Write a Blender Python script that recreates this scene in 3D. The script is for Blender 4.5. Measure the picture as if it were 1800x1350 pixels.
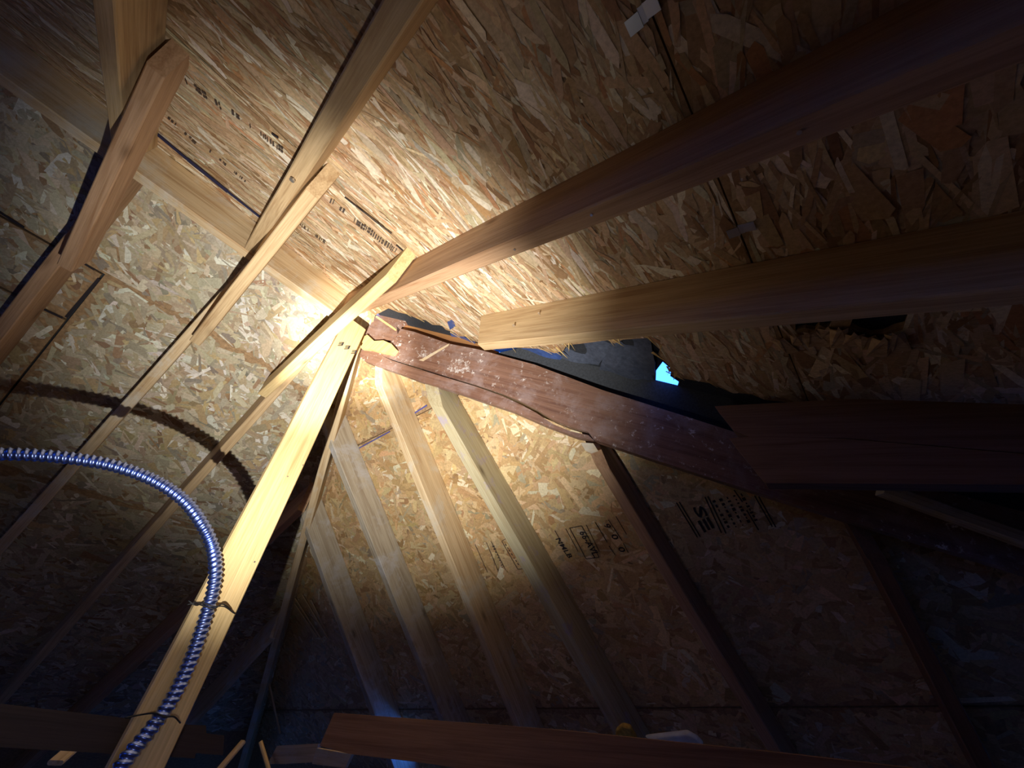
import bpy, bmesh, math, random
import numpy as np
from mathutils import Vector, Matrix
from mathutils.geometry import tessellate_polygon

scene = bpy.context.scene
for o in list(bpy.data.objects):
    bpy.data.objects.remove(o, do_unlink=True)
COL = scene.collection

# ------------------------------------------------------------------ camera
cam_d = bpy.data.cameras.new('camera')
cam_d.sensor_width = 36.0
cam_d.lens = 13.4288
cam_d.clip_start = 0.01
cam = bpy.data.objects.new('camera', cam_d)
COL.objects.link(cam)
RIGHT = Vector((0.77121, 0.63591, 0.02909))
DOWN = Vector((-0.41720, 0.53943, -0.73141))
FWD = Vector((-0.48081, 0.55194, 0.68131))
m = Matrix.Identity(4)
for i in range(3):
    m[i][0] = RIGHT[i]; m[i][1] = -DOWN[i]; m[i][2] = -FWD[i]
m.translation = Vector((1.28740, -0.30040, -1.34731))
cam.matrix_world = m
scene.camera = cam

# ------------------------------------------------------------------ sky
world = bpy.data.worlds.new('sky')
scene.world = world
world.use_nodes = True
wn = world.node_tree
bgn = wn.nodes['Background']
bgn.inputs[0].default_value = (0.04, 0.20, 1.0, 1)
bgn.inputs[1].default_value = 5.0

# ------------------------------------------------------------------ handheld torch (just outside the frame, low on the left)
TORCH = Vector((0.75, -0.21, -1.405))
def torch(name, target, energy, size, blend, radius, color):
    ld = bpy.data.lights.new(name, 'SPOT')
    ld.energy = energy; ld.spot_size = math.radians(size); ld.spot_blend = blend
    ld.shadow_soft_size = radius; ld.color = color
    ob = bpy.data.objects.new(name, ld); COL.objects.link(ob)
    ob.location = TORCH
    d = Vector(target) - TORCH
    ob.rotation_euler = d.to_track_quat('-Z', 'Y').to_euler()
    return ob
torch('torch_hotspot', (-0.03, 0.09, -0.10), 320.0, 25, 1.0, 0.004, (1.0, 0.98, 0.86))
torch('torch_beam', (0.17, 0.18, -0.25), 124.0, 95, 1.0, 0.004, (1.0, 0.97, 0.91))
torch('torch_spill', (0.30, 0.02, -0.24), 3.6, 134, 1.0, 0.004, (1.0, 0.93, 0.86))
torch('torch_fill', (-0.10, 0.05, -0.45), 1.7, 172, 1.0, 0.02, (1.0, 0.90, 0.86))  # wide weak fill lamp, added to lift the areas outside the beam

vs = scene.view_settings
vs.view_transform = 'Standard'; vs.look = 'None'; vs.gamma = 1.0
vs.use_curve_mapping = False
vs.exposure = 0.22

rng = np.random.default_rng(7)
random.seed(7)

# ------------------------------------------------------------------ materials
def new_mat(name):
    mt = bpy.data.materials.new(name); mt.use_nodes = True
    nt = mt.node_tree
    return mt, nt, nt.nodes['Principled BSDF']

def ramp(nt, stops):
    r = nt.nodes.new('ShaderNodeValToRGB')
    el = r.color_ramp.elements
    while len(el) < len(stops): el.new(0.5)
    for e, (p, c) in zip(el, stops):
        e.position = p; e.color = (*c, 1) if len(c) == 3 else c
    return r

def mixc(nt, fac, a, b, mode='MIX'):
    n = nt.nodes.new('ShaderNodeMix'); n.data_type = 'RGBA'; n.blend_type = mode
    for sock, v in ((n.inputs[0], fac), (n.inputs[6], a), (n.inputs[7], b)):
        if hasattr(v, 'is_linked') or hasattr(v, 'links'):
            nt.links.new(v, sock)
        elif isinstance(v, (int, float)):
            sock.default_value = v
        else:
            sock.default_value = (*v, 1)
    return n.outputs[2]

def noise(nt, vec, scale, detail=4, rough=0.55, dist=0.0):
    n = nt.nodes.new('ShaderNodeTexNoise')
    n.inputs['Scale'].default_value = scale; n.inputs['Detail'].default_value = detail
    n.inputs['Roughness'].default_value = rough; n.inputs['Distortion'].default_value = dist
    nt.links.new(vec, n.inputs['Vector'])
    return n.outputs['Fac']

def wood(name, light, dark, mottle=None, mott_lo=0.55, mott_hi=0.7, mott_scale=7.0, rough=0.62, knots=True, speck=None, spec=0.25):
    mt, nt, bs = new_mat(name)
    tc = nt.nodes.new('ShaderNodeTexCoord')
    oi = nt.nodes.new('ShaderNodeObjectInfo')
    off = nt.nodes.new('ShaderNodeVectorMath'); off.operation = 'SCALE'
    off.inputs[0].default_value = (17.3, 9.1, 5.7)
    nt.links.new(oi.outputs['Random'], off.inputs['Scale'])
    add = nt.nodes.new('ShaderNodeVectorMath'); add.operation = 'ADD'
    nt.links.new(tc.outputs['Object'], add.inputs[0]); nt.links.new(off.outputs[0], add.inputs[1])
    mp = nt.nodes.new('ShaderNodeMapping'); mp.inputs['Scale'].default_value = (1.3, 22, 22)
    nt.links.new(add.outputs[0], mp.inputs[0])
    g1 = noise(nt, mp.outputs[0], 2.2, 5, 0.6, 0.6)
    mp2 = nt.nodes.new('ShaderNodeMapping'); mp2.inputs['Scale'].default_value = (4, 160, 160)
    nt.links.new(add.outputs[0], mp2.inputs[0])
    g2 = noise(nt, mp2.outputs[0], 1.6, 3, 0.6)
    r1 = ramp(nt, [(0.30, dark), (0.52, light), (0.75, tuple(min(1, c * 1.12) for c in light))])
    nt.links.new(g1, r1.inputs[0])
    r2 = ramp(nt, [(0.3, (0.72, 0.68, 0.62)), (0.6, (1, 1, 1))])
    nt.links.new(g2, r2.inputs[0])
    col = mixc(nt, 0.8, r1.outputs[0], r2.outputs[0], 'MULTIPLY')
    if knots:
        mpk = nt.nodes.new('ShaderNodeMapping'); mpk.inputs['Scale'].default_value = (3.2, 9, 9)
        nt.links.new(add.outputs[0], mpk.inputs[0])
        v = nt.nodes.new('ShaderNodeTexVoronoi'); v.inputs['Scale'].default_value = 1.0
        nt.links.new(mpk.outputs[0], v.inputs['Vector'])
        rk = ramp(nt, [(0.02, (1, 1, 1)), (0.10, (0.25, 0.25, 0.25)), (0.16, (0, 0, 0))])
        nt.links.new(v.outputs['Distance'], rk.inputs[0])
        col = mixc(nt, rk.outputs[0], col, tuple(c * 0.45 for c in dark))
    if mottle:
        nm = noise(nt, add.outputs[0], mott_scale, 8, 0.7, 0.3)
        rm = ramp(nt, [(mott_lo, (0, 0, 0)), (mott_hi, (1, 1, 1))])
        nt.links.new(nm, rm.inputs[0])
        col = mixc(nt, rm.outputs[0], col, mottle)
    if speck:
        ns = noise(nt, add.outputs[0], 46.0, 6, 0.75, 0.4)
        rs = ramp(nt, [(0.585, (0, 0, 0)), (0.66, (1, 1, 1))])
        nt.links.new(ns, rs.inputs[0])
        nl = noise(nt, add.outputs[0], 5.0, 3, 0.6)
        rl = ramp(nt, [(0.42, (0, 0, 0)), (0.58, (1, 1, 1))])
        nt.links.new(nl, rl.inputs[0])
        f = mixc(nt, 1.0, rs.outputs[0], rl.outputs[0], 'MULTIPLY')
        col = mixc(nt, f, col, speck)
    nt.links.new(col, bs.inputs['Base Color'])
    bs.inputs['Roughness'].default_value = rough
    bs.inputs['Specular IOR Level'].default_value = spec
    bp = nt.nodes.new('ShaderNodeBump'); bp.inputs['Strength'].default_value = 0.25; bp.inputs['Distance'].default_value = 0.002
    nt.links.new(g2, bp.inputs['Height']); nt.links.new(bp.outputs[0], bs.inputs['Normal'])
    return mt

def plain(name, col, rough=0.6, metal=0.0, spec=0.3, nscale=None, var=0.15):
    mt, nt, bs = new_mat(name)
    if nscale:
        tc = nt.nodes.new('ShaderNodeTexCoord')
        n = noise(nt, tc.outputs['Object'], nscale, 6, 0.65)
        r = ramp(nt, [(0.3, tuple(c * (1 - var) for c in col)), (0.7, tuple(min(1, c * (1 + var)) for c in col))])
        nt.links.new(n, r.inputs[0]); nt.links.new(r.outputs[0], bs.inputs['Base Color'])
        bp = nt.nodes.new('ShaderNodeBump'); bp.inputs['Strength'].default_value = 0.3; bp.inputs['Distance'].default_value = 0.003
        nt.links.new(n, bp.inputs['Height']); nt.links.new(bp.outputs[0], bs.inputs['Normal'])
    else:
        bs.inputs['Base Color'].default_value = (*col, 1)
    bs.inputs['Roughness'].default_value = rough
    bs.inputs['Metallic'].default_value = metal
    bs.inputs['Specular IOR Level'].default_value = spec
    return mt

PINE = wood('pine', (0.60, 0.43, 0.24), (0.44, 0.28, 0.14))
PINE_YELLOW = wood('yellow_pine', (0.72, 0.53, 0.26), (0.60, 0.40, 0.17))
PINE_PINK = wood('pinkish_pine', (0.50, 0.31, 0.18), (0.38, 0.21, 0.11))
PINE_PALE = wood('pale_pine', (0.66, 0.50, 0.30), (0.50, 0.33, 0.17), mottle=(0.62, 0.60, 0.52), mott_lo=0.5, mott_hi=0.72, mott_scale=5)
PINE_GREY = wood('greyed_pine', (0.48, 0.42, 0.32), (0.33, 0.26, 0.18), mottle=(0.50, 0.48, 0.46), mott_lo=0.5, mott_hi=0.66, mott_scale=9)
PINE_MOULD = wood('mouldy_pine', (0.50, 0.44, 0.28), (0.40, 0.31, 0.17), mottle=(0.40, 0.34, 0.38), mott_lo=0.56, mott_hi=0.66, mott_scale=10)
PINE_DARK = wood('pine_darkened_as_unlit', (0.05, 0.034, 0.029), (0.032, 0.022, 0.018))  # near-black colour makes the beam read as unlit
PINE_BROWN = wood('dimmed_brown_pine', (0.22, 0.115, 0.065), (0.15, 0.075, 0.042))  # brown darkened to stand in for weak light along the bottom right
JACK_BROWN = wood('shaded_brown_pine', (0.17, 0.10, 0.075), (0.12, 0.065, 0.045))  # brown darkened so the stacked boards look out of the torch light
HIP_WOOD = wood('water_stained_hip_wood', (0.24, 0.13, 0.09), (0.15, 0.072, 0.05), mottle=(0.33, 0.25, 0.235), mott_lo=0.48, mott_hi=0.74, mott_scale=9, speck=(0.72, 0.66, 0.62), rough=0.5, spec=0.4)
HIP_RAW = wood('freshly_split_wood', (0.40, 0.19, 0.07), (0.28, 0.12, 0.05), knots=False)
FROST = wood('frosty_white_mould', (0.26, 0.15, 0.11), (0.17, 0.09, 0.065), mottle=(0.58, 0.53, 0.50), mott_lo=0.47, mott_hi=0.60, mott_scale=60, knots=False)
SPLIT = wood('bright_split_wood', (0.72, 0.52, 0.22), (0.6, 0.38, 0.13), knots=False)

def osb_base(name, c1, c2):
    return plain(name, c1, 0.7, nscale=40, var=0.35)
OSB_BASE = plain('osb_core', (0.36, 0.23, 0.12), 0.75, nscale=60, var=0.4)

def strand_mat():
    mt, nt, bs = new_mat('osb_strands')
    at = nt.nodes.new('ShaderNodeAttribute'); at.attribute_name = 'strand_color'
    tc = nt.nodes.new('ShaderNodeTexCoord')
    n = noise(nt, tc.outputs['Object'], 130, 4, 0.7)
    r = ramp(nt, [(0.3, (0.72, 0.70, 0.66)), (0.65, (1.05, 1.05, 1.05))])
    nt.links.new(n, r.inputs[0])
    col = mixc(nt, 1.0, at.outputs['Color'], r.outputs[0], 'MULTIPLY')
    nt.links.new(col, bs.inputs['Base Color'])
    bs.inputs['Roughness'].default_value = 0.5
    bs.inputs['Specular IOR Level'].default_value = 0.35
    return mt
STRANDS = strand_mat()
FELT = plain('black_roofing_felt', (0.030, 0.034, 0.042), 0.7, spec=0.3, nscale=120, var=0.4)
FELT_GREY = plain('torn_grey_felt_blue_glow', (0.075, 0.09, 0.13), 0.75, spec=0.25, nscale=60, var=0.3)  # blue daylight glow around the hole is mixed into the grey
BLUE_WRAP = plain('blue_membrane', (0.05, 0.09, 0.26), 0.35, spec=0.5, nscale=40, var=0.3)
CONDUIT = plain('conduit_with_blue_reflections', (0.27, 0.38, 0.88), 0.33, metal=1.0)  # blue reflected light is put into the metal's base colour
WIRE = plain('black_tie_wire', (0.02, 0.02, 0.022), 0.5)
STEEL = plain('galvanised_steel', (0.62, 0.66, 0.72), 0.35, metal=0.85)
NAIL = plain('bright_nail', (0.75, 0.72, 0.66), 0.3, metal=0.9)
INK = plain('black_stamp_ink', (0.035, 0.03, 0.035), 0.8, spec=0.1)
INK_FADED = plain('faded_stamp_ink', (0.085, 0.065, 0.055), 0.8, spec=0.1)
BLUE_LINE = plain('dark_blue_gap_tape', (0.012, 0.018, 0.075), 0.6)
PURPLE_LINE = plain('blue_crayon', (0.09, 0.09, 0.30), 0.7)
FOAM = plain('white_eave_foam', (0.62, 0.66, 0.64), 0.8, nscale=25, var=0.15)
FIBRE = plain('yellow_glass_fibre', (0.52, 0.34, 0.07), 0.9, nscale=70, var=0.4)
DARK_FLOOR = plain('dusty_floor_boards', (0.16, 0.11, 0.08), 0.9, nscale=12, var=0.4)

# ------------------------------------------------------------------ helpers
def V(p): return Vector(p)
def link(name, me, mat, parent=None):
    ob = bpy.data.objects.new(name, me); COL.objects.link(ob)
    if mat and not me.materials: me.materials.append(mat)
    if parent is not None:
        ob.parent = parent
        ob.matrix_parent_inverse = parent.matrix_world.inverted()
    return ob

def empty(name, loc=(0, 0, 0)):
    ob = bpy.data.objects.new(name, None); COL.objects.link(ob)
    ob.empty_display_size = 0.05
    ob.matrix_world = Matrix.Translation(V(loc))
    return ob

def tag(ob, label, cat, group=None):
    ob['label'] = label; ob['category'] = cat
    if group: ob['group'] = group
    return ob

def structure(ob, label):
    ob['kind'] = 'structure'; ob['label'] = label
    return ob

def mesh_from(name, verts, faces):
    me = bpy.data.meshes.new(name); me.from_pydata([tuple(v) for v in verts], [], faces); me.update()
    return me

def recalc(me):
    bm = bmesh.new(); bm.from_mesh(me)
    bmesh.ops.recalc_face_normals(bm, faces=bm.faces[:]); bm.to_mesh(me); bm.free()

NA = V((0.56, 0, 1)).normalized()
NB = V((-0.56, 0, 1)).normalized()
NCr = V((-0.0565, 0.9925, 1.0)); NC = NCr.normalized()
KC = 0.09399
UP = V((0, 0, 1))
def zA(x, off=0.0): return -0.56 * x + off
def zC(x, y, off=0.0): return KC + off + 0.0565 * x - 0.9925 * y
D_AB = 0.1667; D_C = 0.200

def at_x(a, b, x):
    a = V(a); b = V(b); t = (x - a.x) / (b.x - a.x); return a + (b - a) * t
def at_y(a, b, y):
    a = V(a); b = V(b); t = (y - a.y) / (b.y - a.y); return a + (b - a) * t
def at_z(a, b, z):
    a = V(a); b = V(b); t = (z - a.z) / (b.z - a.z); return a + (b - a) * t

def board(name, p0, p1, w, h, up, mat, side=0.0, cut0=None, cut1=None, parent=None, wob=0.0012, ch=0.003, seg=0.12):
    """A sawn board: p0-p1 is a line of its lower face (side -1/0/+1: which edge), h deep along up."""
    p0 = V(p0); p1 = V(p1)
    ex = (p1 - p0); L = ex.length; ex.normalize()
    ez = V(up) - ex * V(up).dot(ex); ez.normalize()
    ey = ez.cross(ex)
    y0 = -w / 2 + side * w / 2; y1 = w / 2 + side * w / 2
    prof = [(y0 + ch, 0), (y1 - ch, 0), (y1, ch), (y1, h - ch), (y1 - ch, h), (y0 + ch, h), (y0, h - ch), (y0, ch)]
    n = max(2, int(L / seg))
    r = random.Random(name + str(p0))
    verts = []; faces = []
    ph = [r.uniform(0, 6) for _ in range(4)]
    for i in range(n + 1):
        x = L * i / n
        dy = wob * (math.sin(x * 3.1 + ph[0]) + 0.5 * math.sin(x * 9 + ph[1]))
        dz = wob * 0.6 * (math.sin(x * 4.3 + ph[2]) + 0.5 * math.sin(x * 11 + ph[3]))
        for (y, z) in prof:
            xx = x
            if i == 0 and cut0 is not None:
                c = V(cut0); xx = -(y * ey.dot(c) + z * ez.dot(c)) / ex.dot(c)
            if i == n and cut1 is not None:
                c = V(cut1); xx = L - (y * ey.dot(c) + z * ez.dot(c)) / ex.dot(c)
            verts.append((xx, y + dy, z + dz))
    for i in range(n):
        for k in range(8):
            a = i * 8 + k; b = i * 8 + (k + 1) % 8
            faces.append((a, b, b + 8, a + 8))
    faces.append(tuple(range(7, -1, -1))); faces.append(tuple(n * 8 + k for k in range(8)))
    me = mesh_from(name, verts, faces); recalc(me)
    mw = Matrix.Identity(4)
    for i in range(3):
        mw[i][0] = ex[i]; mw[i][1] = ey[i]; mw[i][2] = ez[i]
    mw.translation = p0
    ob = bpy.data.objects.new(name, me); COL.objects.link(ob); me.materials.append(mat)
    if parent is not None:
        ob.parent = parent; ob.matrix_world = mw
        bpy.context.view_layer.update()
    ob.matrix_world = mw
    return ob

def prism(name, pts, thick, mat, parent=None, holes=(), xdir=None):
    """Flat polygon (3D points on one plane) extruded along thick (vector). Local x runs along the first edge."""
    loops = [[V(p) for p in pts]] + [[V(p) for p in h] for h in holes]
    flat = [p for l in loops for p in l]
    tris = tessellate_polygon(loops)
    n = len(flat); t = V(thick)
    verts = flat + [p + t for p in flat]
    faces = [tuple(tr) for tr in tris] + [tuple(i + n for i in reversed(tr)) for tr in tris]
    base = 0
    for l in loops:
        k = len(l)
        for i in range(k):
            a = base + i; b = base + (i + 1) % k
            faces.append((a, b, b + n, a + n))
        base += k
    o = verts[0].copy()
    ex = (V(xdir) if xdir is not None else (verts[1] - verts[0])).normalized(); ez = t.normalized(); ez = (ez - ex * ez.dot(ex)).normalized(); ey = ez.cross(ex)
    mw = Matrix.Identity(4)
    for i in range(3):
        mw[i][0] = ex[i]; mw[i][1] = ey[i]; mw[i][2] = ez[i]
    mw.translation = o
    inv = mw.inverted()
    me = mesh_from(name, [inv @ v for v in verts], faces); recalc(me)
    ob = bpy.data.objects.new(name, me); COL.objects.link(ob); me.materials.append(mat)
    if parent is not None: ob.parent = parent
    bpy.context.view_layer.update()
    ob.matrix_world = mw
    return ob

def catmull(pts, n):
    P = [V(p) for p in pts]; P = [P[0] * 2 - P[1]] + P + [P[-1] * 2 - P[-2]]
    out = []
    for i in range(1, len(P) - 2):
        for k in range(n):
            t = k / n
            a, b, c, d = P[i - 1], P[i], P[i + 1], P[i + 2]
            out.append(0.5 * ((2 * b) + (c - a) * t + (2 * a - 5 * b + 4 * c - d) * t * t + (3 * b - a - 3 * c + d) * t ** 3))
    out.append(P[-2]); return out

def resample(path, step):
    out = [path[0].copy()]; acc = 0.0
    for a, b in zip(path, path[1:]):
        d = (b - a).length
        while acc + d >= step:
            t = (step - acc) / d; a = a + (b - a) * t; out.append(a.copy()); d = (b - a).length; acc = 0.0
        acc += d
    return out

def tube(name, path, rad, mat, parent=None, sides=8, helix=None):
    """Swept tube; helix=(pitch, amplitude) winds a corrugation round it."""
    P = path; n = len(P); verts = []; faces = []
    nrm = None; s = 0.0
    for i in range(n):
        t = (P[min(i + 1, n - 1)] - P[max(i - 1, 0)]).normalized()
        if nrm is None: nrm = t.orthogonal().normalized()
        nrm = (nrm - t * nrm.dot(t)).normalized(); bi = t.cross(nrm)
        if i: s += (P[i] - P[i - 1]).length
        for k in range(sides):
            a = 2 * math.pi * k / sides
            r = rad(i / (n - 1)) if callable(rad) else rad
            if helix:
                r += helix[1] * math.cos(2 * math.pi * s / helix[0] - a)
            verts.append(P[i] + (nrm * math.cos(a) + bi * math.sin(a)) * r)
    for i in range(n - 1):
        for k in range(sides):
            a = i * sides + k; b = i * sides + (k + 1) % sides
            faces.append((a, b, b + sides, a + sides))
    faces.append(tuple(range(sides - 1, -1, -1))); faces.append(tuple((n - 1) * sides + k for k in range(sides)))
    me = mesh_from(name, verts, faces)
    for p in me.polygons: p.use_smooth = True
    return link(name, me, mat, parent)

def nail(parent, p, n, size=0.005, ln=0.004):
    """Nail head standing a little proud, with a short shank into the wood."""
    p = V(p); n = V(n).normalized(); a = n.orthogonal().normalized(); b = n.cross(a)
    verts = []; faces = []
    for (h, r) in ((-0.01, size * 0.4), (ln * 0.4, size * 0.4), (ln * 0.4, size), (ln, size * 0.9)):
        for k in range(8):
            t = math.pi * k / 4
            verts.append(p + n * h + (a * math.cos(t) + b * math.sin(t)) * r)
    for i in range(3):
        for k in range(8):
            faces.append((i * 8 + k, i * 8 + (k + 1) % 8, i * 8 + 8 + (k + 1) % 8, i * 8 + 8 + k))
    faces.append(tuple(24 + k for k in range(8)))
    me = mesh_from('nail', verts, faces); me.materials.append(NAIL)
    ob = bpy.data.objects.new('nail', me); COL.objects.link(ob)
    ob.parent = parent; ob.matrix_parent_inverse = parent.matrix_world.inverted()
    return ob

# ------------------------------------------------------------------ OSB decks: panels + strands
def inside(poly, x, y):
    """vectorised point in polygon"""
    res = np.zeros(x.shape, bool); n = len(poly)
    for i in range(n):
        x1, y1 = poly[i]; x2, y2 = poly[(i + 1) % n]
        c = ((y1 > y) != (y2 > y))
        with np.errstate(divide='ignore', invalid='ignore'):
            xi = (x2 - x1) * (y - y1) / (y2 - y1 + 1e-12) + x1
        res ^= c & (x < xi)
    return res

class Plane:
    def __init__(s, o, u, v):
        s.o = V(o); s.u = V(u).normalized(); s.v = V(v).normalized(); s.n = s.u.cross(s.v).normalized()
        if s.n.z > 0: s.n = -s.n            # n looks into the attic
    def to2(s, p): d = V(p) - s.o; return (d.dot(s.u), d.dot(s.v))
    def to3(s, a, b, h=0.0): return s.o + s.u * a + s.v * b + s.n * h

PA = Plane((0, 0, D_AB), (0, 1, 0), (1, 0, -0.56))            # right slope: u = along ridge, v = down slope
PB = Plane((0, 0, D_AB), (0, 1, 0), (-1, 0, -0.56))           # left slope
hC = V((0.99838, 0.05684, 0)); wC = V((-0.05684, 0.99838, -0.9941))
PC = Plane((0, (KC + D_C) / 0.9925, 0), hC, wC)               # hip end

PAL_A = [((0.60, 0.43, 0.26), 6), ((0.70, 0.55, 0.36), 5), ((0.52, 0.35, 0.20), 5), ((0.86, 0.76, 0.60), 2.4), ((0.38, 0.22, 0.11), 2.2), ((0.54, 0.29, 0.14), 1.0), ((0.50, 0.43, 0.30), 1.2)]
PAL_B = [((0.50, 0.44, 0.31), 6), ((0.60, 0.53, 0.39), 5), ((0.44, 0.35, 0.23), 4), ((0.76, 0.73, 0.63), 2.2), ((0.34, 0.30, 0.23), 2.0), ((0.52, 0.40, 0.22), 2.0), ((0.34, 0.22, 0.13), 1.0)]
PAL_C = [((0.61, 0.42, 0.21), 6), ((0.67, 0.49, 0.27), 5), ((0.55, 0.36, 0.17), 5), ((0.80, 0.69, 0.48), 1.2), ((0.45, 0.28, 0.12), 1.5), ((0.47, 0.39, 0.25), 1.2)]

def strands(name, pl, poly, holes, pal, main_ang, spread, clip, length, width, cover, parent):
    """Pressed wood strands of an OSB face: thin irregular chips, each with its own colour, height and tilt."""
    poly = [tuple(p) for p in poly]
    us = [p[0] for p in poly]; vs_ = [p[1] for p in poly]
    u0, u1 = max(min(us), clip[0]), min(max(us), clip[1]); v0, v1 = max(min(vs_), clip[2]), min(max(vs_), clip[3])
    if u1 <= u0 or v1 <= v0: return None
    area = (u1 - u0) * (v1 - v0)
    n = int(cover * area / (length * width * 0.75))
    cu = rng.uniform(u0, u1, n); cv = rng.uniform(v0, v1, n)
    ang = main_ang + rng.normal(0, spread, n)
    wild = rng.random(n) < (0.08 if spread < 0.5 else 0.16)
    ang[wild] = rng.uniform(0, math.pi, wild.sum())
    ln = length * np.clip(rng.lognormal(0, 0.42, n), 0.25, 2.2)
    wd = width * np.clip(rng.lognormal(0, 0.55, n), 0.25, 2.6)
    # six-cornered chip outline
    ox = np.array([-0.5, -0.42, 0.40, 0.5, 0.42, -0.45]); oy = np.array([0.1, -0.5, -0.5, -0.05, 0.5, 0.5])
    X = ox[None] + rng.normal(0, 0.05, (n, 6)); Y = oy[None] + rng.normal(0, 0.13, (n, 6))
    X *= ln[:, None]; Y *= wd[:, None]
    ca, sa = np.cos(ang)[:, None], np.sin(ang)[:, None]
    U = cu[:, None] + X * ca - Y * sa; W = cv[:, None] + X * sa + Y * ca
    ok = np.ones(n, bool)
    for k in range(6):
        ok &= inside(poly, U[:, k], W[:, k])
        for h in holes: ok &= ~inside(h, U[:, k], W[:, k])
    for h in holes:
        ok &= ~inside(h, cu, cv)
    U = U[ok]; W = W[ok]; X = X[ok]; Y = Y[ok]; n = len(U)
    base = 0.0004 + rng.random(n) * 0.0022
    tx = rng.normal(0, 0.009, n); ty = rng.normal(0, 0.03, n)
    H = np.clip(base[:, None] + X * tx[:, None] + Y * ty[:, None], 0.0002, 0.006)
    o = np.array(pl.o); uu = np.array(pl.u); vv = np.array(pl.v); nn = np.array(pl.n)
    P = o + U[..., None] * uu + W[..., None] * vv + H[..., None] * nn
    me = bpy.data.meshes.new(name)
    me.vertices.add(n * 6); me.vertices.foreach_set('co', P.reshape(-1).astype(np.float32))
    me.loops.add(n * 6); me.loops.foreach_set('vertex_index', np.arange(n * 6, dtype=np.int32))
    me.polygons.add(n); me.polygons.foreach_set('loop_start', np.arange(0, n * 6, 6, dtype=np.int32))
    me.update(calc_edges=True)
    w = np.array([p[1] for p in pal]); w = w / w.sum(); cols = np.array([p[0] for p in pal])
    idx = rng.choice(len(pal), n, p=w)
    c = cols[idx] * (1 + rng.normal(0, 0.10, (n, 1))) * (1 + rng.normal(0, 0.03, (n, 3)))
    c = np.clip(c, 0.02, 0.95)
    rgba = np.ones((n, 6, 4), np.float32); rgba[..., :3] = c[:, None, :]
    at = me.color_attributes.new('strand_color', 'FLOAT_COLOR', 'POINT')
    at.data.foreach_set('color', rgba.reshape(-1))
    ob = link('wood_strands', me, STRANDS, parent)
    ob['kind'] = 'stuff'
    return ob

THK = 0.012
def panel(pl, poly, pal, ang, spread, clip, parent, holes=(), length=0.10, width=0.014, cover=3.2):
    pts = [pl.to3(*p) for p in poly]
    hl = [[pl.to3(*p) for p in h] for h in holes]
    ob = prism('osb_panel', pts, -pl.n * THK, OSB_BASE, parent, hl)
    strands('wood_strands', pl, poly, holes, pal, ang, spread, clip, length, width, cover, ob)
    return ob

# ================================================================== SETTING
deck_r = structure(empty('ceiling_right'), 'underside of the right roof slope decked in strand board')
deck_l = structure(empty('ceiling_left'), 'underside of the left roof slope decked in strand board')
deck_e = structure(empty('ceiling_end'), 'underside of the steep hip-end roof slope decked in strand board')

def line_AC(x):           # where the right deck meets the hip-end deck
    z = zA(x, D_AB); y = (KC + D_C + 0.0565 * x - z) / 0.9925; return V((x, y, z))
def line_BC(x):
    z = 0.56 * x + D_AB; y = (KC + D_C + 0.0565 * x - z) / 0.9925; return V((x, y, z))

# --- right slope: seams run along the ridge
SEAM1 = 0.60; SEAM2 = 1.395         # x of the two seams
g = 0.0015
sl = math.sqrt(1 + 0.56 ** 2)
def a2(p): return PA.to2(p)
torn = [(0.1571,0.1179,0.0787), (0.1875,0.1542,0.0617), (0.2344,0.1824,0.0354), (0.2598,0.2208,0.0212), (0.2962,0.2377,0.0008), (0.3043,0.2718,-0.0037), (0.3537,0.2869,-0.0314), (0.3488,0.3181,-0.0287), (0.3761,0.3400,-0.0439), (0.3787,0.3693,-0.0454), (0.4263,0.3824,-0.0721), (0.4261,0.4111,-0.0719), (0.4587,0.4332,-0.0902), (0.5589,0.4539,-0.1463), (0.6072,0.4892,-0.1733), (0.7052,0.5115,-0.2283), (0.7582,0.5489,-0.2579), (0.8015,0.5401,-0.2822), (0.8352,0.5099,-0.3010), (0.9114,0.5089,-0.3437), (0.9891,0.5064,-0.3872), (1.0014,0.5271,-0.3941), (1.0363,0.5118,-0.4137), (1.1148,0.5174,-0.4576), (1.1177,0.5377,-0.4592), (1.1260,0.5649,-0.4639), (1.1052,0.5977,-0.4523), (1.1068,0.6319,-0.4531), (1.1143,0.6645,-0.4574), (1.1006,0.6929,-0.4497), (1.1125,0.7341,-0.4563), (1.1450,0.7489,-0.4745), (1.1926,0.7702,-0.5012), (1.2294,0.8242,-0.5218), (1.2761,0.8331,-0.5480), (1.3025,0.8656,-0.5627)]
t2 = [a2(p) for p in torn]
clipA = (-1.75, 1.3, 0.0, 2.75)
v1 = SEAM1 * sl; v2 = SEAM2 * sl
Y0 = -3.2
# split the torn edge at the seams
def split_at(tl, v):
    lo = []; hi = []
    for (p, q) in zip(tl, tl[1:]):
        if p[1] <= v: lo.append(p)
        else: hi.append(p)
        if (p[1] - v) * (q[1] - v) < 0:
            t = (v - p[1]) / (q[1] - p[1]); c = (p[0] + (q[0] - p[0]) * t, v)
            lo.append(c); hi.append(c)
    (lo if tl[-1][1] <= v else hi).append(tl[-1])
    return lo, hi
lo1 = [p for p in t2 if p[1] < v1 - 0.005]; rest = [p for p in t2 if v1 + 0.005 < p[1] < v2 - 0.005]
hi2 = [p for p in t2 if p[1] > v2 + 0.005]
ang_A = 0.06
panel(PA, [(Y0, 0.0), (a2(line_AC(0.0))[0], 0.0)] + lo1 + [(lo1[-1][0] + 0.01, v1 - g), (Y0, v1 - g)], PAL_A, ang_A, 0.22, clipA, deck_r, length=0.12, width=0.010, cover=3.6)
slit = [a2(p) for p in ((1.3830,0.5576,-0.6078), (1.3956,0.5226,-0.6149), (1.4114,0.5219,-0.6237), (1.4052,0.5574,-0.6203), (1.3973,0.5514,-0.6158))]
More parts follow.
